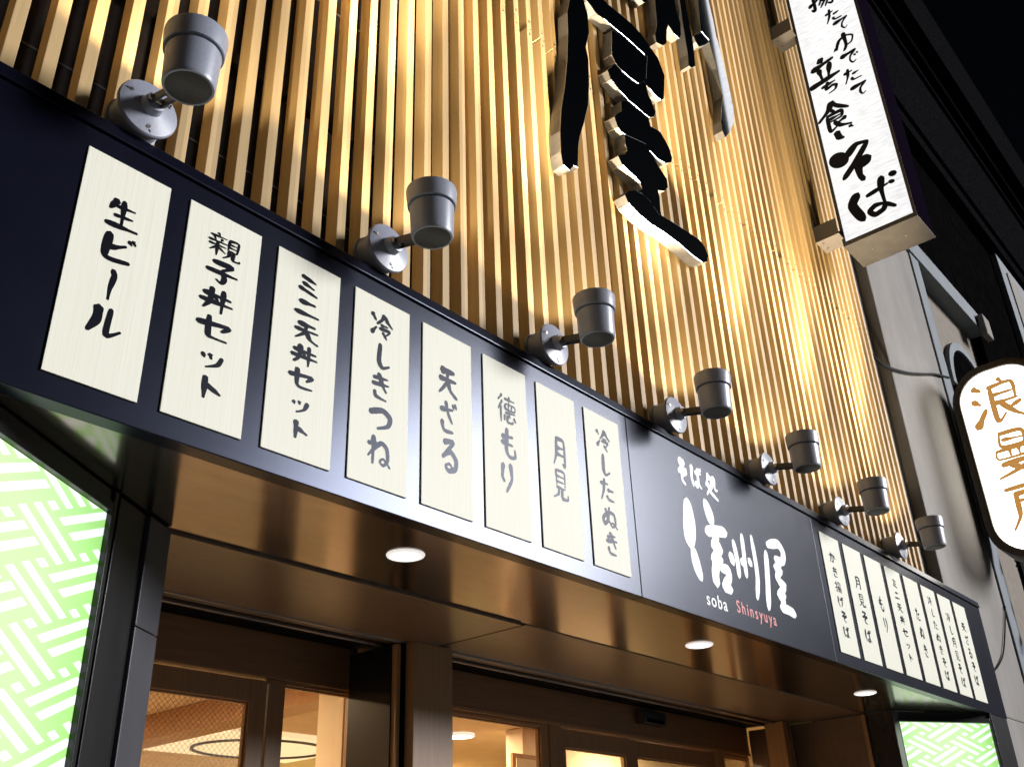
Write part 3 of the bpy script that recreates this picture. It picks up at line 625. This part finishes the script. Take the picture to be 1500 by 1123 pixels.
# ------------------------------------------------------------------ timber column, jambs
c1 = thing('timber_column', 'brown timber column between the left doors and the wide window', 'column', (2.1, 1, 0))
part('shaft', MB().box(2.03, 2.252, .985, 1.31, 0, 2.555), M['joinery'], c1, bevel=.004)
part('guide_channel', MB().box(2.008, 2.029, 1.03, 1.30, 0, 2.555), M['gap'], c1)
part('edge_strip', MB().box(1.985, 2.0075, 1.035, 1.30, 0, 2.545), M['joinery_l'], c1, bevel=.002)
part('jamb_lining', MB().box(1.978, 1.9845, 1.06, 1.31, 0, 2.545), M['black_metal'], c1, bevel=.001)
c2 = thing('timber_column', 'thin timber post with dark groove at the right end of the doors', 'column', (5.2, 1, 0))
part('shaft', MB().box(5.165, 5.225, .975, 1.10, 0, 2.555), M['joinery_l'], c2, bevel=.003)
part('guide_channel', MB().box(5.2255, 5.262, 1.0, 1.10, 0, 2.555), M['gap'], c2)
part('edge_strip', MB().box(5.2625, 5.29, .985, 1.10, 0, 2.555), M['joinery_l'], c2, bevel=.002)
sw = thing('side_wall', 'dark brown clad wall closing the right side of the entrance', 'wall', (5.36, .8, 0))
part('cladding', MB().box(5.345, 5.45, .522, 1.31, 0, 2.554), M['inner_ceiling'], sw, bevel=.002)
part('corner_bead', MB().box(5.337, 5.3445, .522, .545, 0, 2.554), M['joinery'], sw)
sw2 = thing('side_wall', 'dark jamb wall behind the left light box post', 'wall', (.6, 1, 0))
part('cladding', MB().box(.40, .655, .72, 1.31, 0, 2.554), M['inner_ceiling'], sw2, bevel=.002)

# ------------------------------------------------------------------ glazed shopfront (door plane y = 1.32)
Y = 1.32
hb_ = thing('door_header', 'brown timber beam running over all the glazed doors', 'beam', (3, Y, 2.4))
part('beam', MB().box(.655, 2.0295, Y, Y + .10, 2.405, 2.574), M['joinery_h'], hb_, bevel=.003)
part('beam', MB().box(2.2525, 5.3445, Y, Y + .10, 2.415, 2.574), M['joinery_h'], hb_, bevel=.003)
part('pale_edge', MB().box(2.2525, 5.3445, Y - .006, Y + .06, 2.400, 2.4145), M['joinery_l'], hb_, bevel=.001)
def leaf(name, label, cat, x0, x1, z1, st, top, y0, mats, group=None, wires=False, handle=None, st2=None):
    t = thing(name, label, cat, ((x0 + x1) / 2, y0, 0), group); st2 = st if st2 is None else st2
    f = MB().box(x0, x0 + st, y0, y0 + .04, .02, z1).box(x1 - st2, x1, y0, y0 + .04, .02, z1)
    f.box(x0 + st + .0005, x1 - st2 - .0005, y0 + .001, y0 + .039, z1 - top, z1 - .001).box(x0 + st + .0005, x1 - st2 - .0005, y0 + .001, y0 + .039, .02, .16)
    part('frame', f, mats, t, bevel=.003)
    b = MB(); e = .008
    b.box(x0 + st, x1 - st2, y0 + .012, y0 + .028, z1 - top - e, z1 - top - .0005).box(x0 + st, x0 + st + e, y0 + .012, y0 + .028, .1605, z1 - top - e - .0005).box(x1 - st2 - e, x1 - st2, y0 + .012, y0 + .028, .1605, z1 - top - e - .0005)
    part('glazing_bead', b, M['joinery_l'], t)
    g = part('pane', MB().box(x0 + st + e, x1 - st2 - e, y0 + .018, y0 + .023, .161, z1 - top - e), M['glass'], t)
    if wires:
        m = MB(); a0, a1, c0, c1_ = x0 + st + e, x1 - st2 - e, 1.3, z1 - top - e; k = c0 - (a1 - a0)
        while k < c1_:
            for sg in (1, -1):
                pts = []
                for xx in (a0, a1):
                    zz = k + (xx - a0) if sg == 1 else k + (a1 - xx); pts.append((xx, zz))
                (xa, za), (xb, zb) = pts
                lo_, hi_ = (max(za, c0), min(zb, c1_)) if sg == 1 else (max(zb, c0), min(za, c1_))
                if lo_ < hi_:
                    xA = a0 + (lo_ - k) if sg == 1 else a1 - (lo_ - k); xB = a0 + (hi_ - k) if sg == 1 else a1 - (hi_ - k)
                    m.face([(xA, y0 + .0172, lo_), (xA, y0 + .0172, lo_ + .002), (xB, y0 + .0172, hi_), (xB, y0 + .0172, hi_ - .002)])
            k += .022
        part('wire_mesh', m, M['steel'], g)
    if handle is not None:
        part('handle', MB().box(handle, handle + .03, y0 - .03, y0 - .0005, .9, 1.25), M['steel'], t, bevel=.004)
    return t
leaf('glass_door', 'brown timber glazed door with wired glass beside the left post', 'door', .66, 1.60, 2.397, .075, .084, Y + .02, M['joinery'], wires=True, handle=1.545)
leaf('side_window', 'narrow glazed sidelight left of the timber column', 'window', 1.604, 2.028, 2.403, .075, .012, Y + .012, M['joinery'], st2=.012)
leaf('shop_window', 'fixed window with dark top rail right of the timber column', 'window', 2.56, 3.30, 2.399, .03, .018, Y + .012, M['joinery_l'], st2=.06)
part('window_jamb', MB().box(2.2525, 2.5595, Y + .012, Y + .06, 0, 2.399), M['joinery'], None, bevel=.002, label='plain timber panel hidden behind the timber column', cat='panel', org=(2.4, Y, 0))
part('mullion', MB().box(3.3005, 3.395, Y + .004, Y + .07, 0, 2.399), M['joinery'], None, bevel=.003, label='timber mullion between the wide window and the sliding doors', cat='mullion', org=(3.35, Y, 0))
leaf('glass_door', 'left sliding timber door with glass, under the small black sensor', 'door', 3.40, 4.02, 2.396, .045, .09, Y + .02, M['joinery'], handle=3.96)
leaf('glass_door', 'right sliding timber door with glass, beside the end post', 'door', 4.024, 4.93, 2.396, .085, .085, Y + .035, M['joinery'], handle=4.05)
part('mullion', MB().box(4.9305, 5.01, Y + .004, Y + .07, 0, 2.399), M['joinery_l'], None, bevel=.003, label='pale timber mullion right of the sliding doors', cat='mullion', org=(4.97, Y, 0))
leaf('side_window', 'slim dark sidelight at the right end of the doors', 'window', 5.011, 5.344, 2.399, .02, .02, Y + .012, M['joinery_l'])
se = thing('door_sensor', 'small black door sensor box on the timber header', 'sensor', (4.2, Y, 2.52))
part('housing', MB().box(4.07, 4.30, Y - .055, Y - .0005, 2.478, 2.548), M['plastic'], se, bevel=.006)
part('lens_window', MB().box(4.10, 4.27, Y - .0565, Y - .0555, 2.484, 2.505), M['gap'], se)
part('end_cap', MB().box(4.064, 4.0695, Y - .05, Y - .004, 2.482, 2.545), M['steel'], se)

# ------------------------------------------------------------------ dining room behind the glass
dr = thing('dining_room', 'warm lit interior seen through the shop glazing', 'interior', (3, 3.5, 0))
part('floor', MB().box(.2, 7.4, 1.345, 7, -.1, .001), M['int_floor'], dr)
part('ceiling', MB().box(.2, 7.4, 1.425, 7, 2.66, 2.75), M['int_ceiling'], dr)
part('wall', MB().box(.2, 7.4, 7, 7.1, 0, 2.66).box(.1, .2, 1.43, 7.1, 0, 2.66).box(7.4, 7.5, 1.43, 7.1, 0, 2.66), M['int_wall'], dr)
part('bulkhead', MB().box(2.42, 2.60, 1.9, 7, 2.52, 2.659), M['joinery_l'], dr, bevel=.004)
part('partition', MB().box(4.55, 6.8, 2.55, 2.70, 0, 2.655), M['int_wall'], dr, bevel=.004)
part('partition', MB().box(2.30, 2.52, 1.72, 1.90, 0, 2.655), M['int_wall'], dr, bevel=.004)
ac = thing('ceiling_panel', 'pale square ceiling panel with a dark ring, seen through the wired glass', 'ceiling panel', (3.55, 4.1, 2.66))
part('frame', MB().box(3.0, 4.2, 3.62, 4.62, 2.625, 2.659), M['cove'], ac, bevel=.006)
mb = MB(); N_ = 48
mb.rings([[(3.6 + (.47 + dr_) * math.cos(6.283 * i / N_), 4.12 + (.40 + dr_) * math.sin(6.283 * i / N_), zz) for i in range(N_)] for dr_, zz in ((0, 2.6245), (0, 2.612), (.022, 2.612), (.022, 2.6245))], False, False)
part('ring', mb, M['dark_grey'], ac, smooth=True)
l0 = None
for k, (x, y) in enumerate(((2.72, 3.62), (4.42, 3.0), (1.5, 2.4), (1.4, 4.2), (3.5, 2.2), (5.4, 2.1), (5.6, 4.6), (2.9, 5.6))):
    lab = ['round ceiling lamp behind the wired glass of the left door', 'round ceiling lamp behind the wide window next to the column', 'round ceiling lamp deep inside the dining room'][min(k, 2)]
    if l0 is None:
        l0 = thing('ceiling_lamp', lab, 'ceiling lamp', (x, y, 2.66), 'ceiling lamps inside the dining room')
        part('lamp_body', MB().lathe((x, y, 2.6595), (0, 0, -1), [(0, .10), (.02, .10), (.022, .085)], 28, cap1=False), M['white_glow_trim'], l0, smooth=True)
        part('lamp_face', MB().lathe((x, y, 2.655), (0, 0, -1), [(0, .084), (.014, .084)], 28), M['int_light'], l0, smooth=True)
        ld = bpy.data.lights.new('lamp', 'AREA'); ld.shape = 'DISK'; ld.size = .16; ld.energy = 25; ld.color = (1, .73, .45)
        lo = bpy.data.objects.new('lamp', ld); COL.objects.link(lo); lo.parent = l0; lo.location = (0, 0, -.024)
    else:
        c = copy_tree(l0, (x, y, 2.66)); c['label'] = lab
sh = thing('lit_shelf', 'yellow green lit display shelf behind the wide window', 'shelf', (4.6, 4.2, 0))
part('back_panel', MB().box(4.2, 6.2, 4.4, 4.45, 1.2, 2.42), M['shelf_light'], sh)
mb = MB()
for z in (1.5, 1.8, 2.1, 2.3): mb.box(4.2, 6.2, 4.12, 4.3995, z, z + .03)
for x in (4.19, 4.7, 5.2, 5.7, 6.2): mb.box(x, x + .03, 4.11, 4.3998, 1.15, 2.45)
part('shelf_boards', mb, M['int_wall'], sh)
ms = thing('menu_stand', 'menu sheet pinned up behind the sliding doors', 'menu sheet', (4.5, 1.9, 0))
part('board', MB().box(4.15, 4.50, 2.30, 2.32, 1.6, 2.44), M['joinery_l'], ms, bevel=.003)
part('sheet', MB().box(4.18, 4.47, 2.294, 2.2995, 1.63, 2.41), M['int_wall'], ms)

# ------------------------------------------------------------------ neighbouring building
nb = thing('neighbour_building', 'grey rendered building with dark upper storeys right of the shop', 'building', (8, .3, 0))
part('recess_wall', MB().box(5.657, 6.12, .18, .30, 2.62, 9.5), M['strip_wall'], nb)
part('pillar', MB().box(6.06, 7.40, .10, .60, 2.62, 6.80).box(6.356, 7.40, .10, .60, 0, 2.6195), M['light_gray_wall'], nb, bevel=.012)
part('pillar_trim', MB().box(7.402, 7.62, .085, .60, 0, 6.80), M['trim_wall'], nb, bevel=.01)
part('lintel_band', MB().box(6.06, 9.5, .07, .60, 6.803, 7.03), M['trim_wall'], nb, bevel=.012)
part('lintel_bracket', MB().box(9.28, 9.5, .0, .0695, 6.70, 6.95), M['light_gray_wall'], nb, bevel=.02)
part('bay_wall', MB().box(7.621, 9.5, .22, .70, 3.9, 6.80), M['tan_wall'], nb)
part('lower_bay_wall', MB().box(7.621, 12.0, .20, .70, 0, 3.88), M['tan_wall'], nb)
pts = [(8.2, .19, 4.6), (9.4, .19, 4.6)] + [(8.8 + .6 * math.cos(math.radians(t)), .19, 5.75 + .55 * math.sin(math.radians(t))) for t in range(0, 181, 12)]
aw = part('arched_window', MB().prism(pts[:], (0, .029, 0)), M['unlit_wall'], nb)
mb = MB()
for t in range(0, 180, 12):
    a, b = math.radians(t), math.radians(t + 12)
    mb.prism([(8.8 + r * math.cos(q), .17, 5.75 + r * .92 * math.sin(q)) for r, q in ((.61, a), (.70, a), (.70, b), (.61, b))], (0, .049, 0))
part('arch_moulding', mb, M['trim_wall'], aw)
part('upper_wall', MB().box(5.66, 9.5, .12, .6, 7.033, 14.6).box(9.501, 26, .12, .6, 3.9, 14.6), M['unlit_wall'], nb)
part('cornice', MB().box(6.4, 26, -.04, .118, 9.10, 10.5).box(6.4, 26, .0, .1175, 8.90, 9.0995), M['unlit_stone'], nb, bevel=.01)
part('cornice', MB().box(8.1, 26, -.04, .118, 12.3, 13.5), M['unlit_stone'], nb, bevel=.01)
part('ledge', MB().box(6.4, 26, -.08, .1178, 10.503, 10.57), M['unlit_stone'], nb)
part('ledge', MB().box(6.4, 26, .03, .1178, 11.6, 11.66), M['unlit_wall'], nb)
part('corner_pilaster', MB().box(11.45, 12.9, .05, .119, 5.0, 8.86), M['trim_wall'], nb, bevel=.01)
part('corner_pilaster', MB().box(11.75, 12.3, .035, .0495, 5.2, 8.7), M['light_gray_wall'], nb, bevel=.004)
Q = smooth_line([(5.64, 4.99), (5.78, 4.975), (5.98, 5.01), (6.385, 5.129), (6.8, 5.28), (7.151, 5.415), (7.56, 5.541)], 5)
part('hanging_cable', MB().tube([(x, .083, z) for x, z in Q], .011, 8), M['cable'], smooth=True, label='dark cable sagging across the grey pillar', cat='cable', org=(6.5, .05, 4.8))
part('hanging_cable', MB().tube([(x, .088, z) for x, z in smooth_line([(6.35, 2.86), (6.7, 2.93), (7.0, 3.08), (7.25, 3.32), (7.4, 3.5)], 6)], .006, 6), M['cable'], smooth=True, label='thin faint cable low on the grey pillar beside the fascia end', cat='cable', org=(6.8, .09, 3))

# oval lantern sign
OX = 7.25; CY = -.332; zc = 4.59; hw = .31; hh = .755
def oval(x, g):
    pts = []; r = .25 + g
    for (sy, sz, a0) in ((1, 1, 0), (-1, 1, 90), (-1, -1, 180), (1, -1, 270)):
        for k in range(9):
            a = math.radians(a0 + k * 11.25); pts.append((x, CY + sy * (hw - .25) + r * math.cos(a), zc + sz * (hh - .25) + r * math.sin(a)))
    return pts
ov = thing('oval_sign', 'rounded white lantern sign with gold characters and dark rim, right edge', 'lantern sign', (OX, .1, zc), None)
part('light_panel', MB().face(oval(OX + .004, 0)), M['oval_face'], ov)
part('rim', MB().rings([oval(OX + .02, -.006), oval(OX - .012, .002), oval(OX - .016, .012), oval(OX - .012, .058), oval(OX + .03, .070), oval(OX + .26, .070), oval(OX + .27, .03)], False, True), M['rim'], ov, smooth=True)
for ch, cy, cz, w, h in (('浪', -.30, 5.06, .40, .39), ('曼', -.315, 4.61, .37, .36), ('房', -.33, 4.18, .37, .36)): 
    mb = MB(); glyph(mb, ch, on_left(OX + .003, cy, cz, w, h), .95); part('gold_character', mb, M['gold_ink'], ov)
mb = MB()
for z in (5.0, 4.15):
    mb = MB().box(OX + .20, OX + .215, .034, .0985, z - .02, z + .02); part('bracket', mb, M['trim_wall'], ov)
# wrought iron scroll under the lantern
mb = MB()
def scroll(cx, cz, r, turns, flip):
    return [(cx + flip * r * (1 - t / 26) * math.cos(t / 26 * turns * 6.283), -.02 - .25 * 0, cz + r * (1 - t / 26) * math.sin(t / 26 * turns * 6.283)) for t in range(25)]
for cx, cz, r, fl in ((7.85, 3.55, .20, 1), (7.80, 3.22, .17, -1), (7.90, 2.92, .18, 1), (7.82, 3.85, .14, -1)): mb.tube(scroll(cx, cz, r, 1.6, fl), .022, 6)
mb.tube([(7.74, -.02, 2.6), (7.74, -.02, 4.0)], .025, 6)
part('iron_scrollwork', mb, M['black'], smooth=True, label='black wrought iron scrolls on the far edge of the grey pillar', cat='ironwork', org=(7.8, 0, 3))
